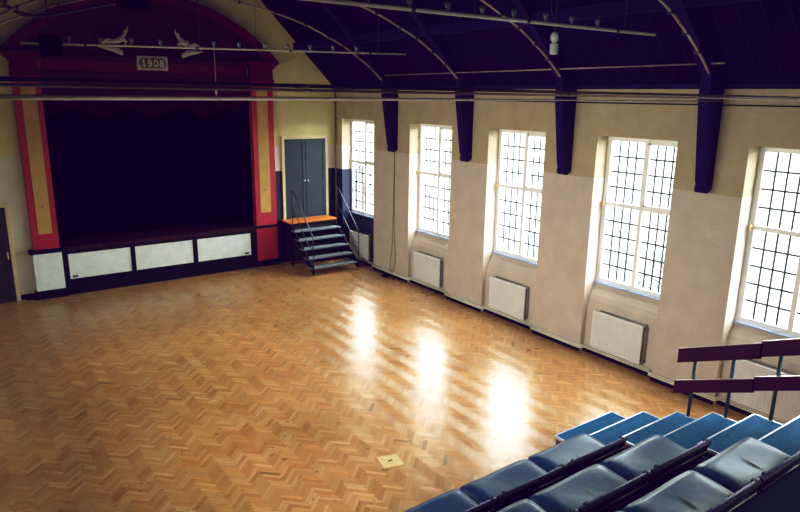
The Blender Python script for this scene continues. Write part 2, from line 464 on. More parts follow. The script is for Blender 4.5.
for yn, where in TY:
    w = .15
    t = thing('roof_truss', 'navy roof truss with thin pale arched tube, ' + where, 'roof truss', (XC, yn+w/2, EAVE), 'roof trusses')
    for s in (0, 1):
        f = (lambda x: x) if s == 0 else (lambda x: 2*XC-x)
        bm = B()
        prism(bm, [(f(0), 3.20), (f(-.10), 3.14), (f(-.18), 3.15), (f(-.205), 3.21), (f(-.185), 3.27), (f(-.21), 3.32), (f(-.38), 4.45), (f(-.38), 4.80), (f(0), EAVE+.02)], 'y', yn, yn+w)
        obj('wall_bracket', bm, 'navy_timber', t)
        bm = B()
        prism(bm, [(f(-.01), EAVE-.01), (f(-.25), EAVE-.01), (f(XC+.0), RIDGE-.25), (f(XC), RIDGE-.02)], 'y', yn+.003, yn+w-.003)
        obj('rafter', bm, 'navy_timber', t)
    yc = yn - .0
    bm = B(); tube(bm, smooth_pts(arch_pts(yc-.02)), .019, 6); obj('arched_tube', bm, 'tube_pale', t, True)
    bm = B()
    for x, z in ARCH[1:]:
        for ff in ((lambda q: q), (lambda q: 2*XC-q)):
            box(bm, ff(x)-.018, ff(x)+.018, yc-.045, yc+.03, z-.028, z+.028)
    obj_split('clip', bm, 'tube_dark', t)
# horizontal tube running along the roof just above the wall
bm = B()
tube(bm, [(-.50, -3.19, 4.89), (-.50, -10.78, 4.91)], .012, 6); tube(bm, [(-.50, -10.87, 4.91), (-.50, -11.06, 4.91)], .012, 6)
bm2 = bm
tag(obj('roof_tube', bm2, 'tube_pale', None, True), 'thin pale tube running lengthwise just above the window wall brackets', 'tube')

# ---------------------------------------------------------------- tie bars near eye level
def tie(y, zl, zr, r, m, name, label, x0=XL+.02, x1=-.02, seg=8):
    bm = B(); tube(bm, [(x0, y, zl), (x1, y, zr)], r, seg)
    for k in range(1, 6):
        xx = x0+(x1-x0)*k/6; zz = zl+(zr-zl)*k/6
        tube(bm, [(xx-.03, y, zz), (xx+.03, y, zz)], r*1.15, seg)
    return tag(obj(name, bm, m, None, True), label, 'tie bar')
tie(-13.42, 4.452, 4.445, .0055, 'tube_pale', 'tie_bar', 'pale slim lower rod of the tie bar strung above the seating')
tie(-13.42, 4.4685, 4.460, .0070, 'tube_dark', 'tie_bar', 'dark upper rod of the tie bar strung above the seating')
tie(-10.85, 4.404, 4.425, .0075, 'tube_pale', 'tie_bar', 'slim pale tie rod meeting the fourth wall bracket from the stage')
tie(-8.20, 4.358, 4.410, .015, 'tube_white', 'tie_bar', 'thick whitish tie rod meeting the third wall bracket from the stage')

# lighting bars with rows of small lamps
def lamp(bm, x, y, z, s=1.):
    lathe(bm, [(.012*s, z), (.03*s, z+.01*s), (.034*s, z+.05*s), (.05*s, z+.085*s), (.056*s, z+.13*s), (.045*s, z+.145*s), (.01*s, z+.135*s)], x, y, 10)
def batten(y, xa, xb, za, zb, xs, label, lab2, s, r, wires):
    t = thing('lighting_bar', label, 'lighting bar', (xa, y, za))
    bm = B(); tube(bm, [(xa, y, za), (xb, y, zb)], r, 8); obj('bar', bm, 'tube_white', t, True)
    bm = B()
    for x in wires:
        z = za+(zb-za)*(x-xa)/(xb-xa); zz = EAVE + min(-x, x-XL) - .05
        tube(bm, [(x, y, z), (x, y, zz)], .004, 5)
    obj_split('suspension_wire', bm, 'cord', t)
    bm = B()
    for k in range(4):
        x = xa+(xb-xa)*(k+.5)/4; z = za+(zb-za)*(x-xa)/(xb-xa)
        tube(bm, [(x-.02, y, z), (x+.02, y, z)], r*1.35, 8)
    obj_split('joint_collar', bm, 'tube_dark', t)
    for x in xs:
        z = za+(zb-za)*(x-xa)/(xb-xa)
        bm = B(); lamp(bm, x, y, z+r, s); obj('lamp_cup', bm, 'bulb', t, True)
    return t
batten(-5.77, -7.94, -1.81, 5.04, 5.18, [-7.37, -6.98, -6.57, -6.17, -5.77, -5.38, -4.98, -4.56, -4.17, -3.75, -3.32, -2.86], 'long pale lighting bar with blue lamp cups, in front of the stage arch', '', .62, .015, (-7.0, -4.7, -2.4))
batten(-10.87, -7.6, -1.81, 5.17, 5.19, [-7.2, -6.78, -6.3, -5.9, -5.46, -5.03, -4.6, -4.18, -3.72, -3.32, -2.89], 'long pale lighting bar with small lamp cups, above the middle of the hall', '', .55, .018, (-6.9, -4.7, -2.4))

# pendant lamp with ribbed body
px, py = -2.6, -9.5
def ontoy(y, u, v): pass
PEND = (-2.143, -9.6)
t = thing('pendant_lamp', 'white ribbed pendant lamp hanging on a cord below the roof', 'lamp', (PEND[0], PEND[1], 5.0))
PT = t

# thin hanging wire with a small end weight in front of stage arch
bm = B(); wx = -5.38
tube(bm, [(wx, -5.77, 5.09), (wx, -5.77, 4.40)], .0035, 5)
lathe(bm, [(.006, 4.42), (.016, 4.44), (.018, 4.50), (.006, 4.53)], wx, -5.77, 8)
tag(obj('hanging_wire', bm, 'tube_pale'), 'thin pale wire with small weight hanging down from the far lighting bar', 'wire')

# ---------------------------------------------------------------- proscenium
pr = thing('proscenium_arch', 'maroon proscenium surround with segmental arch and ochre pilaster panels', 'stage surround', (XC, -.05, 0))
def pilaster(x0, x1, px0, px1):
    bm = B(); box(bm, x0, x1, -.15, 0, 1.10, 4.72, .006)
    o = obj('pilaster', bm, 'crimson', pr)
    bm = B(); box(bm, px0, px1, -.158, -.149, 1.44, 4.56, .003); obj('ochre_panel', bm, 'ochre', o)
    bm = B(); box(bm, (px0+px1)/2-.012, (px0+px1)/2+.012, -.17, -.157, 2.02, 2.045); obj('stud', bm, 'black_metal', o)
    bm = B()
    for k, (e, z0, z1) in enumerate(((.02, 4.72, 4.80), (.0, 4.80, 5.06), (.04, 5.06, 5.11), (.08, 5.11, 5.16), (.13, 5.16, 5.22))):
        box(bm, x0-e, x1+e, -.15-e-.03, 0, z0, z1, .004)
    obj('capital', bm, 'maroon', pr)
pilaster(-7.56, -7.05, -7.43, -7.16)
pilaster(-2.44, -1.86, -2.31, -2.02)
bm = B(); box(bm, -7.66, -6.97, -.24, 0, 1.02, 1.10, .01); obj('ledge', bm, 'stage_dark', pr)
bm = B(); box(bm, -2.50, -1.78, -.20, 0, 1.035, 1.095, .01); obj('ledge', bm, 'stage_dark', pr)
bm = B(); box(bm, -7.59, -7.03, -.20, 0, .19, 1.02, .004)
for e in (0,): 
    box(bm, -7.52, -7.10, -.206, -.199, .27, .94, .002)
obj('plinth_block', bm, 'panel_white', pr)
bm = B(); box(bm, -7.62, -7.0, -.215, 0, 0, .19, .004); obj('plinth_base', bm, 'stage_dark', pr)
bm = B(); box(bm, -2.46, -1.86, -.15, 0, .16, 1.035, .004); obj('plinth_block', bm, 'crimson', pr)
bm = B(); box(bm, -2.48, -1.80, -.17, 0, 0, .16, .004); obj('plinth_base', bm, 'stage_dark', pr)
# entablature beam across the opening
bm = B()
box(bm, -7.05, -2.44, -.10, 0, 4.30, 4.80); box(bm, -7.05, -2.44, -.12, 0, 4.80, 4.86, .005); box(bm, -6.95, -2.54, -.13, 0, 5.08, 5.12, .005)
box(bm, -6.95, -2.54, -.16, 0, 5.12, 5.20, .005)
obj('entablature', bm, 'maroon_dark', pr)
bm = B(); box(bm, -7.0, -2.5, -.09, 0, 4.86, 5.08); obj('frieze', bm, 'maroon', pr)
for x0, x1 in ((SX0-.003, SX0+.03), (SX1-.03, SX1+.003)):
    bm = B(); box(bm, x0, x1, -.02, .34, 1.1, SZ1); obj('opening_lining', bm, 'black_purple', pr)
# tympanum + arch mouldings
R0 = 3.99; zc = 6.55 - R0
def arc(R, z0, n=40):
    h = math.sqrt(max(R*R-(z0-zc)**2, 0)); a0 = math.atan2(z0-zc, h)
    return [(XC+R*math.cos(a0+(PI-2*a0)*k/n), zc+R*math.sin(a0+(PI-2*a0)*k/n)) for k in range(n+1)]
bm = B(); prism(bm, arc(R0-.25, 5.18), 'y', -.04, 0); obj('tympanum', bm, 'maroon_dark', pr)
def ring(Ra, Rb, y, m, nm='arch_moulding'):
    bm = B(); A = arc(Ra, 5.2); C = arc(Rb, 5.2)
    n = len(A)
    v = [[bm.verts.new((q[0], yy, q[1])) for q in P] for P in (A, C) for yy in (y, 0)]
    a, a2, c, c2 = v
    for k in range(n-1):
        bm.faces.new((a[k], a[k+1], c[k+1], c[k])); bm.faces.new((a[k], a2[k], a2[k+1], a[k+1])); bm.faces.new((c[k], c[k+1], c2[k+1], c2[k]))
    bm.faces.new((a[0], c[0], c2[0], a2[0])); bm.faces.new((a[-1], a2[-1], c2[-1], c[-1]))
    obj(nm, bm, m, pr)
ring(R0-.06, R0+.02, -.24, 'maroon'); ring(R0-.17, R0-.06, -.18, 'crimson' if False else 'maroon'); ring(R0-.27, R0-.17, -.12, 'maroon_dark')

# stage: lip, boarded front, black cloths standing in for the dark interior, pelmet
st = thing('stage', 'dark raised stage front with three pale boards and navy framing', 'stage', (XC, 0, 0))
bm = B(); box(bm, -7.0, -2.46, -.17, 3.2, 1.00, 1.10, .006); obj('deck', bm, 'stage_lip', st)
bm = B()
for x0, x1 in ((-7.06, -6.91), (-5.59, -5.49), (-4.13, -4.02), (-2.62, -2.45)): box(bm, x0, x1, -.16, -.10, .16, 1.0)
box(bm, -7.06, -2.45, -.158, -.10, .935, .999); box(bm, -7.06, -2.45, -.158, -.10, .30, .36)
obj('framing', bm, 'stage_dark', st)
bm = B(); box(bm, -7.06, -2.45, -.15, -.08, 0, .31); obj('kickboard', bm, 'stage_dark', st)
for x0, x1 in ((-6.91, -5.59), (-5.49, -4.13), (-4.02, -2.62)):
    bm = B(); box(bm, x0, x1, -.145, -.11, .36, .935); o = obj('front_board', bm, 'panel_white', st)
    if x0 < -6 or x0 > -4.1:
        bm = B(); xx = x0+.05 if x0 < -6 else x1-.17
        box(bm, xx, xx+.11, -.152, -.144, .385, .44, .002); obj('socket_plate', bm, 'pipe', o)
def cloth(name, x0, x1, y, z0, z1, amp, per, label, m, scallop=0):
    bm = B(); n = int((x1-x0)/.03); rows = 6
    g_ = []
    for j in range(rows+1):
        row = []
        for k in range(n+1):
            x = x0+(x1-x0)*k/n
            zb = z0 + (scallop*abs(math.sin((x-x0)*PI/1.15)) if scallop else 0)
            row.append(bm.verts.new((x, y+amp*math.sin(x*2*PI/per+.5*math.sin(x*3)), zb+(z1-zb)*j/rows)))
        g_.append(row)
    for j in range(rows):
        for k in range(n): bm.faces.new((g_[j][k], g_[j][k+1], g_[j+1][k+1], g_[j+1][k]))
    return tag(obj(name, bm, m, None, True), label, 'curtain')
cloth('opening_dark_cloth', -7.1, -4.73, .75, 1.10, 4.5, .05, .28, 'half of the black cloth added to darken the stage opening, on the dark single door side', 'black_purple')  # black cloth added behind the opening to stand for the dark stage interior
cloth('opening_dark_cloth', -4.71, -2.4, .78, 1.10, 4.5, .05, .28, 'half of the black cloth added to darken the stage opening, on the steps side', 'black_purple')
cloth('pelmet', -7.03, -2.47, .12, 3.85, 4.42, .03, .22, 'dark red gathered pelmet along the top of the stage opening', 'curtain_red', .22)
bm = B(); box(bm, -7.3, -2.2, 3.2, 3.3, 0, 5); box(bm, -7.3, -2.2, .3, 3.3, -.05, 0); box(bm, -7.3, -7.2, .3, 3.2, 0, 5); box(bm, -2.3, -2.2, .3, 3.2, 0, 5); box(bm, -7.3, -2.2, .3, 3.3, 4.9, 5)
struct('wall_stage', bm, 'black_purple')

# 1908 date plaque
sg = thing('date_plaque', 'rectangular stone plaque reading 1908 above the stage', 'plaque', (-4.775, -.10, 4.93))
x0, x1, z0, z1 = -5.11, -4.44, 4.93, 5.235
bm = B(); box(bm, x0, x1, -.20, -.10, z0, z1, .006); obj('border', bm, 'sign_border', sg)
bm = B()
cx_, cz_ = (x0+x1)/2, (z0+z1)/2; hw, hh, r = .29, .105, .09
P_ = []
for sx, sz, a in ((1, 1, 0), (-1, 1, 90), (-1, -1, 180), (1, -1, 270)):
    for k in range(7):
        an = math.radians(a+15*k); P_.append((cx_+sx*(hw-r)+r*math.cos(an), cz_+sz*(hh-r)+r*math.sin(an)))
prism(bm, P_, 'y', -.207, -.199); obj('field', bm, 'sign_field', sg)
def stroke(bm, P, w=.014, y0=-.216, y1=-.206):
    for kk, (a, c) in enumerate(zip(P, P[1:])):
        y0 -= .0004
        a_ = Vector(a); c_ = Vector(c); d = (c_-a_).normalized(); nn = Vector((-d.y, d.x))*w; a_ -= d*w*.6; c_ += d*w*.6
        prism(bm, [tuple(a_+nn), tuple(c_+nn), tuple(c_-nn), tuple(a_-nn)], 'y', y0, y1)
def ell(cx, cz, rx, rz, a0=0, a1=360, n=14): return [(cx+rx*math.cos(math.radians(a0+(a1-a0)*k/n)), cz+rz*math.sin(math.radians(a0+(a1-a0)*k/n))) for k in range(n+1)]
dx = [-.195, -.068, .065, .195]
h = .068
for k, ch in enumerate('1908'):
    bm = B(); X = cx_+dx[k]; Z = cz_
    if ch == '1': stroke(bm, [(X-.025, Z+h-.028), (X, Z+h), (X, Z-h)]); stroke(bm, [(X-.026, Z-h), (X+.026, Z-h)], .010)
    if ch == '9': stroke(bm, ell(X, Z+.028, .034, .040)); stroke(bm, [(X+.034, Z+.028), (X+.03, Z-.03), (X, Z-h), (X-.028, Z-h+.012)])
    if ch == '0': stroke(bm, ell(X, Z, .038, h))
    if ch == '8': stroke(bm, ell(X, Z+.034, .030, .034)); stroke(bm, ell(X, Z-.034, .036, .036))
    obj('digit', bm, 'sign_digit', sg)

# pair of reclining white plaster figures above the entablature
def figure(mirror, cx, label):
    s = -1 if mirror else 1
    t_ = thing('reclining_figure', label, 'sculpture', (cx, -.22, 5.24), 'plaster figures over the stage')
    P = {  # local skeleton, lying along x, head towards +x*s
        'pelvis': (0, 0, .07), 'chest': (.13, 0, .14), 'neck': (.19, 0, .21), 'head': (.215, -.01, .28),
        'kneeA': (-.15, -.02, .12), 'footA': (-.29, -.02, .03), 'kneeB': (-.16, .02, .07), 'footB': (-.33, .0, .025),
        'elbA': (.23, -.03, .09), 'handA': (.16, -.04, .035), 'elbB': (.25, .0, .26), 'handB': (.26, -.02, .33), 'sh': (.165, 0, .185)}
    E = [('pelvis', 'chest'), ('chest', 'sh'), ('sh', 'neck'), ('neck', 'head'), ('pelvis', 'kneeA'), ('kneeA', 'footA'), ('pelvis', 'kneeB'), ('kneeB', 'footB'), ('chest', 'elbA'), ('elbA', 'handA'), ('sh', 'elbB'), ('elbB', 'handB')]
    rad = {'pelvis': .052, 'chest': .052, 'sh': .04, 'neck': .022, 'head': .046, 'kneeA': .032, 'footA': .016, 'kneeB': .03, 'footB': .015, 'elbA': .019, 'handA': .014, 'elbB': .019, 'handB': .014}
    me = bpy.data.meshes.new('figure'); ks = list(P)
    me.from_pydata([(cx+s*P[k][0]*1.05, -.26+P[k][1], 5.39+P[k][2]*1.35) for k in ks], [(ks.index(a), ks.index(c)) for a, c in E], [])
    o = bpy.data.objects.new('figure', me); COL.objects.link(o)
    sk = o.modifiers.new('skin', 'SKIN')
    for i, k in enumerate(ks):
        me.skin_vertices[0].data[i].radius = (rad[k]*1.3, rad[k]*1.3)
    me.skin_vertices[0].data[0].use_root = True
    ss = o.modifiers.new('sub', 'SUBSURF'); ss.levels = ss.render_levels = 1
    dg = bpy.context.evaluated_depsgraph_get(); ev = bpy.data.meshes.new_from_object(o.evaluated_get(dg))
    bpy.data.objects.remove(o)
    ev.materials.append(M['plaster'])
    for q in ev.polygons: q.use_smooth = True
    o = bpy.data.objects.new('body', ev); COL.objects.link(o); o.parent = t_; o.matrix_parent_inverse = Matrix.Translation(-t_.location)
    bm = B(); tube(bm, [(cx-s*.34, -.24, 5.38), (cx-s*.18, -.26, 5.37), (cx, -.26, 5.34), (cx+s*.10, -.24, 5.29), (cx+s*.14, -.22, 5.24)], [.012, .05, .07, .06, .03], 8)
    obj('drapery', bm, 'plaster', t_, True)
figure(False, -5.55, 'white plaster figure reclining with raised arm, left of the pair above the stage')
figure(True, -3.98, 'white plaster figure reclining, right of the pair above the stage')

# hanging boxes in front of arch (dark lanterns) and a drooping black cable
def lantern(x, y, z, w, h_, label):
    t_ = thing('stage_lantern', label, 'stage light', (x, y, z), 'dark stage lanterns')
    bm = B(); box(bm, x-w/2, x+w/2, y-.12, y+.12, z-h_, z, .012); obj('housing', bm, 'black_purple', t_)
    bm = B(); tube(bm, [(x-w/2-.012, y, z-h_/2), (x-w/2-.012, y, z+.05), (x+w/2+.012, y, z+.05), (x+w/2+.012, y, z-h_/2)], .008, 6)
    tube(bm, [(x, y, z+.05), (x, y, min(EAVE+min(-x, x-XL)-.03, z+3))], .009, 6); obj('yoke', bm, 'tube_dark', t_)
    bm = B(); box(bm, x-w/2+.02, x+w/2-.02, y-.16, y-.12, z-h_+.02, z-.02, .01); obj('barn_door', bm, 'black_purple', t_)
lantern(-7.62, -5.95, 5.14, .24, .26, 'dark square box lantern at the end of the lighting bar before the arch')
lantern(-6.50, -5.80, 5.92, .42, .34, 'wide dark box lantern hung high before the top of the stage arch')
bm = B(); tube(bm, smooth_pts([(-8.95, -3.08, 4.92), (-8.35, -3.08, 5.50), (-7.87, -3.08, 5.76), (-7.6, -3.08, 5.66), (-7.32, -3.08, 5.64), (-6.7, -3.08, 5.79), (-6.18, -3.08, 5.93), (-5.2, -3.08, 6.15)]), .030, 8)
tag(obj('black_cable', bm, 'tube_dark', None, True), 'thick dark cable drooping in front of the stage arch', 'cable')
for x, z0_, z1_, lb in ((-6.63, 5.25, 5.72, 'short dark chain hanging left of centre before the arch'), (-4.75, 5.28, 6.0, 'longer dark chain hanging above the date plaque')):
    bm = B(); zz = z0_
    k = 0
    while zz < z1_+1.2:
        pts = [(x+(.014*math.cos(a) if k % 2 else 0), -3.3+(0 if k % 2 else .014*math.cos(a)), zz+.03+.03*math.sin(a)) for a in [2*PI*q/8 for q in range(9)]]
        tube(bm, pts, .006, 5, False); zz += .048; k += 1
    tag(obj('hanging_chain', bm, 'tube_dark'), lb, 'chain')

# ---------------------------------------------------------------- stage-side double door
dx0, dx1, dz0, dz1 = -1.61, -.235, 1.18, 3.375
bm = B(); fw = .075
box(bm, dx0, dx0+fw, -.045, 0, dz0, dz1, .004); box(bm, dx1-fw, dx1, -.045, 0, dz0, dz1, .004); box(bm, dx0+.002, dx1-.002, -.043, 0, dz1-fw, dz1-.002, .004)
dr = obj('door_1', bm, 'frame_cream'); dr['kind'] = 'structure'
xm = (dx0+dx1)/2
for a, c in ((dx0+fw, xm-.004), (xm+.004, dx1-fw)):
    bm = B(); box(bm, a, c, -.03, -.002, dz0, dz1-fw)
    # stiles and rails
    for q in ((a+.001, a+.09, dz0+.001, dz1-fw-.001, .045), (c-.09, c-.001, dz0+.001, dz1-fw-.001, .045), (a+.03, c-.03, dz1-fw-.10, dz1-fw-.002, .0425), (a+.03, c-.03, dz0+.002, dz0+.18, .0425), (a+.03, c-.03, 2.05, 2.22, .0425)):
        box(bm, q[0], q[1], -q[4], -.0285, q[2], q[3], .003)
    lf = obj('door_leaf', bm, 'door_navy', dr)
    hx = xm-.05 if a < xm-.3 else xm+.05
    bm = B(); lathe(bm, [(.012, 0), (.028, .01), (.03, .03), (.02, .045), (.004, .05)], 0, 0, 10)
    for v in bm.verts: v.co = Vector((hx+v.co.x, -.045-v.co.z, 2.19+v.co.y))
    obj('door_knob', bm, 'lamp_white', lf, True)
# left side door
bm = B()
box(bm, -7.98, -7.90, -.05, 0, 0, 2.14, .004); box(bm, -9.0, -8.92, -.05, 0, 0, 2.14, .004); box(bm, -8.998, -7.902, -.048, 0, 2.06, 2.138, .004)
d2 = obj('door_2', bm, 'frame_cream'); d2['kind'] = 'structure'
bm = B(); box(bm, -8.92, -7.98, -.03, -.002, 0, 2.06)
for q in ((-8.919, -8.82, 0.001, 2.059, .042), (-8.08, -7.981, 0.001, 2.059, .042), (-8.9, -8.0, 1.9, 2.058, .04), (-8.9, -8.0, .9, 1.05, .04), (-8.9, -8.0, 0.002, .2, .04)): box(bm, q[0], q[1], -q[4], -.028, q[2], q[3], .003)
lf = obj('door_leaf', bm, 'door_dark', d2)
bm = B(); box(bm, -8.05, -8.02, -.06, -.04, .95, 1.10, .003); obj('door_handle', bm, 'brass', lf)

# ---------------------------------------------------------------- steps up to the side door
sp = thing('stage_steps', 'black metal stair with five grey treads, handrails and orange wooden landing', 'steps', (-.98, -.9, 0))
SX, SY = -1.67, -.29
bm = B(); box(bm, SX-.02, SY+.02, -.58, -.005, 1.145, 1.18, .004); obj('landing', bm, 'orange_wood', sp)
bm = B(); box(bm, SX, SY, -.57, -.02, 1.06, 1.145); obj('landing_frame', bm, 'black_metal', sp)
for i in range(1, 6):
    yf = -.58-.229*i; z = 1.18*(6-i)/6
    bm = B(); box(bm, SX, SY, yf, yf+.245, z-.035, z, .004); tr_ = obj('tread', bm, 'step_edge', sp)
    if i < 5:
        bm = B(); box(bm, SX+.03, SY-.03, yf+.18, yf+.20, z-.16, z-.035); obj('riser', bm, 'black_metal', tr_)
for x in (SX+.02, SY-.05):
    bm = B(); prism(bm, [(-.55, 1.10), (-.55, .88), (-1.72, .02), (-1.80, .12), (-1.80, .17)], 'x', x, x+.03)
    obj('stringer', bm, 'black_metal', sp)
bm = B()
for x in (SX+.035, SY-.035):
    for y in (-.05, -.55): box(bm, x-.02, x+.02, y-.02, y+.02, 0, 1.08)
    box(bm, x-.015, x+.015, -.55, -.05, .12, .16); 
box(bm, SX+.03, SY-.03, -.57, -.54, .12, .16)
obj_split('frame_leg', bm, 'black_metal', sp)
bm = B(); box(bm, SX+.05, SY-.05, -.52, -.50, .18, 1.06); box(bm, SX+.03, SX+.045, -.53, -.05, .2, 1.08); obj('backing_panel', bm, 'door_dark', sp)
for x, w in ((SX+.03, -1), (SY-.01, 1)):
    bm = B()
    tube(bm, [(x, -.62, 1.15), (x, -.62, 1.98), (x, -.65, 2.035), (x, -.70, 2.01), (x, -1.70, 1.04), (x, -1.735, .97), (x, -1.735, .17)], .014, 8)
    hr = obj('handrail', bm, 'rail_metal', sp, True)
    bm = B(); tube(bm, [(x, -.62, 1.60), (x, -1.45, .79), (x, -1.55, .72), (x, -1.735, .70)], .011, 8); obj('middle_rail', bm, 'rail_metal', hr, True)

# ---------------------------------------------------------------- tiered seating
plat = thing('tiered_platform', 'blue carpeted stepped seating platform with pale metal step edges', 'seating platform', (-4, -12.5, 0))
XA0, XA1 = -2.84, -1.65
ST = [(-10.69, .115), (-11.18, .33), (-11.65, .53), (-12.10, .715), (-12.58, .90), (-13.06, 1.09), (-13.55, 1.28), (-14.02, 1.47)]
for i, (y, z) in enumerate(ST):
    yb = ST[i+1][0]-.05 if i+1 < len(ST) else y-1.6
    bm = B(); box(bm, XA0, XA1, yb, y, z-.03, z); tr_ = obj('tread', bm, 'carpet', plat)
    bm = B()
    box(bm, XA0-.004, XA1+.004, y-.010, y+.006, z-.03, z+.004); box(bm, XA1-.008, XA1+.006, yb+.05, y, z-.03, z+.004)
    box(bm, XA0-.006, XA0+.010, yb+.05, y, z-.03, z+.004)
    obj('nosing', bm, 'nosing', tr_)
    bm = B(); z_lo = 0
    box(bm, XA0+.005, XA1-.005, yb+.05, y-.015, z_lo, z-.03); obj('riser', bm, 'riser_red', tr_)
XS = -7.6
for (y, yb, z) in ((-11.78, -12.70, .47), (-12.70, -13.62, .85), (-13.62, -15.4, 1.24)):
    bm = B(); box(bm, XS, XA0-.008, yb, y, z-.04, z); dk = obj('seat_deck', bm, 'carpet_shaded', plat)
    bm = B(); box(bm, XS, XA0-.012, yb+.02, y-.02, 0, z-.04); obj('deck_riser', bm, 'stage_dark', dk)
    bm = B(); box(bm, XS, XA0-.008, y-.015, y+.006, z-.04, z+.003); obj('edge_strip', bm, 'stage_dark', dk)

# guard rail on the window side of aisle
gr = thing('guard_rail', 'plum timber guard rail with two sloping boards on teal posts', 'railing', (-1.62, -12, .5))
sl = (1.92-1.38)/(12.92-11.58)
def board(y0_, y1_, ztop, h_, off, nm):
    bm = B()
    z0 = ztop+sl*(-11.61-y0_)+off; z1 = ztop+sl*(-11.61-y1_)+off
    prism(bm, [(y0_, z0), (y1_, z1), (y1_, z1-h_), (y0_, z0-h_)], 'x', -1.718, -1.690)
    o = obj(nm, bm, 'plum', gr)
    bm = B(); prism(bm, [(y0_, z0+.004), (y1_, z1+.004), (y1_, z1-.004), (y0_, z0-.004)], 'x', -1.7195, -1.6885); obj('pale_edge', bm, 'tube_pale', o)  # pale strip along the upper edge of the board
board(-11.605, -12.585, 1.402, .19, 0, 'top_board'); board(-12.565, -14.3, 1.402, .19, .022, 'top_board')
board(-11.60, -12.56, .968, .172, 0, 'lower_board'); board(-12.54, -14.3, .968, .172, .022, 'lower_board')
for y, z in ((-11.81, .53), (-12.27, .715), (-12.77, .90), (-13.28, 1.09), (-13.78, 1.28)):
    bm = B(); zt = 1.34+sl*(-11.58-y)
    box(bm, -1.622, -1.594, y-.016, y+.016, z-.02, zt, .004) if False else tube(bm, [(-1.671, y, z), (-1.665, y, z+.2), (-1.660, y, zt)], .021, 10)
    ps = obj('post', bm, 'post_teal', gr, True)
    bm = B(); lathe(bm, [(.026, z+.004), (.026, z+.012), (.02, z+.016)], -1.678, y, 10); obj('base_plate', bm, 'nosing', ps)

# seats: pad with centre slit, low backrest with trim, brackets
def pad_mesh(w, d):
    """cushion: origin at front right corner top, extends -x and -y"""
    bm = B(); nx, ny = 16, 8; th = .07
    top = []
    for j in range(ny+1):
        row = []
        for i in range(nx+1):
            u, v = i/nx, j/ny
            edge = min(u, 1-u)*w; ef = min(edge/.06, 1); vf = min(v*d/.05, (1-v)*d/.05, 1)
            el = max(0, 1-(1-u)*w/.12)*max(0, math.sin(PI*min(1, v*1.02)))**.6; z = .006*max(0,math.sin(PI*u))**.5 - .05*el**1.5 - .012*(1-ef)**3 - .012*(1-vf)**3
            z += .006*math.sin(u*7+v*3)
            row.append(bm.verts.new((-u*w, -v*d, z-v*.035)))
        top.append(row)
    bot = [[bm.verts.new((q.co.x, q.co.y, q.co.z*0-th-(-q.co.y/d)*.035)) for q in row] for row in top]
    for j in range(ny):
        for i in range(nx):
            bm.faces.new((top[j][i], top[j][i+1], top[j+1][i+1], top[j+1][i])); bm.faces.new((bot[j][i], bot[j+1][i], bot[j+1][i+1], bot[j][i+1]))
    for i in range(nx):
        bm.faces.new((top[0][i], bot[0][i], bot[0][i+1], top[0][i+1])); bm.faces.new((top[ny][i], top[ny][i+1], bot[ny][i+1], bot[ny][i]))
    for j in range(ny):
        bm.faces.new((top[j][0], top[j+1][0], bot[j+1][0], bot[j][0])); bm.faces.new((top[j][nx], bot[j][nx], bot[j+1][nx], top[j+1][nx]))
    return bm
W_, D_ = 1.0, .44
def make_seat(label, x, y, z, deck, slit=1.):
    t_ = thing('double_seat', label, 'seat', (0, 0, 0), 'black double seats on the tiers')
    o = obj('cushion', pad_mesh(W_-.005, D_), 'vinyl', t_, True)
    bm = B()
    prof = [(-.15, .0015), (-.20, .008), (-.26, .011), (-.32, .008), (-.37, .001)]
    vv = [(-.49+hw_*sg*slit, y_, .0065+.035*y_/D_+(.0025)) for sg, rng in ((1, prof), (-1, prof[::-1])) for y_, hw_ in rng]
    bm.faces.new([bm.verts.new(q) for q in vv])
    obj('seam_slit', bm, 'slit', o)
    bm = B()
    # low padded backrest leaning back
    prism(bm, [(-.42, -.06), (-.50, -.06), (-.585, .165), (-.575, .185), (-.545, .185), (-.50, .10)], 'x', -W_+.004, .17 if False else .0)
    bk = obj('backrest', bm, 'vinyl_back', t_)
    bm = B(); tube(bm, [(-W_+.01, -.560, .188), (-.01, -.560, .188)], .011, 8); obj('edge_trim', bm, 'piping', bk, True)
    bm = B(); tube(bm, [(-W_+.03, -.565, .07), (-.03, -.565, .07)], .014, 8); obj('rear_bar', bm, 'vinyl_back', bk, True)
    bm = B()
    for xx in (-.06, -W_+.10):
        box(bm, xx-.02, xx+.02, -.57, -.53, .03, .20, .004)
    obj_split('clamp', bm, 'black_metal', bk)
    for xx in (-.12, -W_+.16):
        bm = B(); box(bm, xx-.02, xx+.02, -.42, -.10, -.10, -.06); box(bm, xx-.02, xx+.02, -.44, -.40, -.105, -.0)
        box(bm, xx-.018, xx+.018, -.34, -.30, -deck, -.09); box(bm, xx-.03, xx+.03, -.42, -.22, -deck, -deck+.015)
        obj('leg', bm, 'black_metal', t_)
    return t_
def copy_tree(o, parent=None):
    c = o.copy(); COL.objects.link(c); c.parent = parent
    for ch in list(o.children): copy_tree(ch, c)
    return c
ROWS = [('front row', -11.245, .47, .47, -2.965, 4), ('middle row', -12.20, .895, .425, -2.965, 4), ('back row', -13.10, 1.265, .415, -2.885, 3)]
ORD = ['beside the aisle', 'second from the aisle', 'third from the aisle', 'fourth from the aisle']
for rn, y, z, dk, xr, n in ROWS:
    proto = None
    for k in range(n):
        lab = 'black padded double seat in the %s, %s' % (rn, ORD[k])
        if proto is None: proto = make_seat(lab, 0, 0, 0, dk, 1.5 if rn == 'back row' else .45); o = proto
        else: o = copy_tree(proto); o['label'] = lab
        o.location = (xr-k*1.02, y, z)
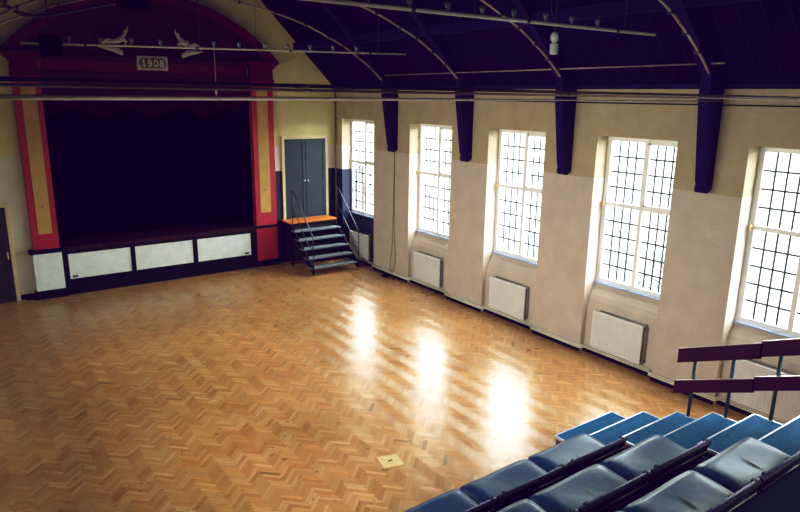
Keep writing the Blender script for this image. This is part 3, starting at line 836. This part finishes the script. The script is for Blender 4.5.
# end wing of each back rest towards the aisle
# crumpled paper on the deck behind the back row
random.seed(3)
bm = B(); bmesh.ops.create_icosphere(bm, subdivisions=2, radius=.05)
for v in bm.verts: v.co = Vector((v.co.x*1.5, v.co.y*.9, v.co.z*.7))*random.uniform(.6, 1.25)
PX, PY, PZ = -3.06, -13.80, 1.24
for v in bm.verts: v.co += Vector((PX, PY, PZ+.03))
tag(obj('crumpled_paper', bm, 'paper'), 'crumpled pale paper lying on the dark tier behind the back row', 'paper')

# ---------------------------------------------------------------- small things
bm = B(); T = Matrix.Translation((-4.88, -9.82, 0)) @ Matrix.Rotation(math.radians(-14), 4, 'Z')
box(bm, -.135, .135, -.135, .135, 0.001, .007, .002, T); fp = tag(obj('floor_plate', bm, 'brass'), 'square pale brass access plate set in the parquet floor', 'floor plate')
bm = B(); tube(bm, [T @ Vector((-.03, 0, .009)), T @ Vector((.03, .01, .009))], .008, 6); obj('finger_hole', bm, 'slit', fp)

# cable loop down pier between the first two windows
bm = B()
tube(bm, smooth_pts([(-.012, -2.90, 4.30), (-.012, -2.90, 3.2), (-.012, -2.885, 2.0), (-.02, -2.86, .9), (-.03, -2.80, .35), (-.045, -2.82, .17), (-.03, -2.92, .18), (-.02, -3.0, .5), (-.012, -2.93, 1.2), (-.012, -2.915, 2.2), (-.012, -2.915, 3.2)]), .007, 6)
tag(obj('hanging_cable', bm, 'cable_grey', None, True), 'thin grey cable looping down the pier between the first two windows', 'cable')
bm = B(); tube(bm, [(-.04, -.13, 4.6), (-.04, -.13, 0)], .016, 8); tag(obj('corner_pipe', bm, 'cable_grey', None, True), 'grey vertical pipe in the corner right of the stage door', 'pipe')
t = thing('floor_socket', 'small black socket box on the floor at the foot of the first pier', 'socket box', (-.14, -2.75, 0))
bm = B(); box(bm, -.20, -.09, -2.84, -2.66, 0, .05, .008); obj('body', bm, 'black_metal', t)
bm = B(); box(bm, -.18, -.11, -2.80, -2.70, .05, .062, .003); obj('lid', bm, 'stage_dark', t)
bm = B(); tube(bm, smooth_pts([(-.10, -2.78, .02), (-.2, -2.95, .012), (-.12, -3.1, .012), (-.06, -2.97, .05), (-.04, -2.86, .17)]), .007, 6); obj('lead', bm, 'cord', t, True)

# pendant geometry
x, y = PEND; zt, zb = 5.30, 5.02
bm = B(); tube(bm, [(x, y, 5.32-.06), (x, y, EAVE-x-.02)], .006, 6); obj('cord', bm, 'cord', PT)
bm = B(); lathe(bm, [(.012, 5.285), (.04, 5.275), (.052, 5.245), (.052, 5.185), (.036, 5.165), (.030, 5.155)], x, y, 14); obj('lamp_holder', bm, 'lamp_white', PT, True)
bm = B()
prof = [(.030, 5.155), (.045, 5.14)]
for k in range(6):
    z = 5.13-.02*k; prof += [(.058, z), (.058, z-.010), (.050, z-.013), (.050, z-.018)]
prof += [(.03, 5.0)]
lathe(bm, prof, x, y, 14); obj('ribbed_lamp', bm, 'lamp_white', PT)
bm = B(); tube(bm, smooth_pts([(x, y, 5.42), (x-.05, y, 5.46), (x-.10, y, 5.56), (x-.09, y, 5.72), (x-.02, y, 5.80), (x, y, 5.95)]), .005, 6); obj('flex_loop', bm, 'cord', PT)

# ---------------------------------------------------------------- outdoors
bm = B(); prism(bm, [(.46, -500), (900, -700), (900, 900), (.46, 700)], 'z', -1.3, -1.2)
o = struct('ground_outside', bm, 'ground')
def tree(x, y, h_, r, label, n=900):
    t_ = thing('garden_tree', label, 'tree', (x, y, -1.2), 'trees outside the windows')
    bm = B(); tube(bm, [(x, y, -1.2), (x+.05, y, -1.2+h_*.35), (x-.1, y+.1, -1.2+h_*.7)], [.12, .09, .04], 8)
    for k in range(6):
        a = random.uniform(0, 2*PI); tube(bm, [(x, y, -1.2+h_*(.3+.07*k)), (x+math.cos(a)*r*.7, y+math.sin(a)*r*.7, -1.2+h_*(.5+.07*k))], [.04, .01], 5)
    obj('trunk', bm, 'bark', t_)
    bm = B()
    for k in range(n):
        d = Vector((random.gauss(0, 1), random.gauss(0, 1), random.gauss(0, 1))).normalized()*random.random()**.4
        c = Vector((x+d.x*r, y+d.y*r, -1.2+h_*.62+d.z*h_*.38))
        a = Vector((random.gauss(0, 1), random.gauss(0, 1), random.gauss(0, 1))).normalized(); b2 = a.orthogonal().normalized(); s = random.uniform(.05, .10)
        bm.faces.new([bm.verts.new(c+a*s), bm.verts.new(c+b2*s*.6), bm.verts.new(c-a*s), bm.verts.new(c-b2*s*.6)])
    obj('foliage', bm, 'leaf', t_)
tree(9.5, -1.2, 2.3, 1.4, 'pale grey bush seen low through the fourth window', 420)
tree(6.0, -7.0, 2.0, 1.5, 'pale grey bush seen low through the window nearest the rail', 420)
tree(8.2, 11.5, 3.6, 1.6, 'pale leafy tree seen through the window beside the stage', 500)

# ---------------------------------------------------------------- light
w = bpy.data.worlds.new('sky'); S.world = w; w.use_nodes = True
bg = w.node_tree.nodes['Background']; bg.inputs[0].default_value = (.93, .97, 1., 1); bg.inputs[1].default_value = WORLD = 28.0
for a, c in WIN:
    l = bpy.data.lights.new('window_portal', 'AREA'); l.shape = 'RECTANGLE'; l.size = 2.6; l.size_y = a-c
    l.cycles.is_portal = True
    o = bpy.data.objects.new('window_portal', l); COL.objects.link(o)
    o.location = (.42, (a+c)/2, (1.28+WT)/2)
    o.rotation_euler = (0, math.radians(90), 0)     # faces -x
def area(name, loc, target, sx, sy, e, col):
    l = bpy.data.lights.new(name, 'AREA'); l.shape = 'RECTANGLE'; l.size = sx; l.size_y = sy; l.energy = e; l.color = col
    o = bpy.data.objects.new(name, l); COL.objects.link(o); o.location = loc
    d = Vector(target)-Vector(loc); o.rotation_euler = d.to_track_quat('-Z', 'Y').to_euler()
    return o
a1 = area('left_window_light', (XL+.1, -6.8, 3.0), (0, -6.6, .9), 8.5, 1.6, 245, (1, .96, .93)); a1.data.spread = math.radians(105)
a2 = area('back_window_light', (-3.5, YB+.2, 4.2), (-3.0, -9, 0.), 5, 2.0, 60, (1, .95, .92)); a2.data.spread = math.radians(90)

# ---------------------------------------------------------------- camera
P = dict(cx=-9.018, cy=-15.729, cz=4.433, yaw=35.689, pitch=13.9, roll=.776, f=644.838)
yaw, pit, rol = map(math.radians, (P['yaw'], P['pitch'], P['roll']))
F = Vector((math.sin(yaw)*math.cos(pit), math.cos(yaw)*math.cos(pit), -math.sin(pit)))
R = Vector((math.cos(yaw), -math.sin(yaw), 0)); U = R.cross(F)
R2 = R*math.cos(rol)+U*math.sin(rol); U2 = -R*math.sin(rol)+U*math.cos(rol)
cam = bpy.data.cameras.new('camera'); co = bpy.data.objects.new('camera', cam); COL.objects.link(co)
cam.sensor_width = 36; cam.sensor_fit = 'HORIZONTAL'; cam.lens = P['f']/800*36; cam.clip_start = .05; cam.clip_end = 300
mw = Matrix((R2, U2, -F)).transposed().to_4x4(); mw.translation = (P['cx'], P['cy'], P['cz']); co.matrix_world = mw
S.camera = co

# ---------------------------------------------------------------- colour
S.view_settings.view_transform = 'Standard'; S.view_settings.look = 'None'
S.view_settings.exposure = 0.0
# film tone of the photograph: purple-blue blacks
S.view_settings.use_curve_mapping = True
cm = S.view_settings.curve_mapping
c_ = cm.curves[3]
c_.points.new(.035, .026); c_.points.new(.25, .25); c_.points.new(.6, .66)
for ch, lift in ((0, .006), (2, .020)):
    cm.curves[ch].points[0].location = (0, lift)
    cm.curves[ch].points.new(.04, .04+lift*.15)
cm.update()
S.cycles.use_denoising = True
S.cycles.max_bounces = 10; S.cycles.diffuse_bounces = 5; S.cycles.sample_clamp_indirect = 10
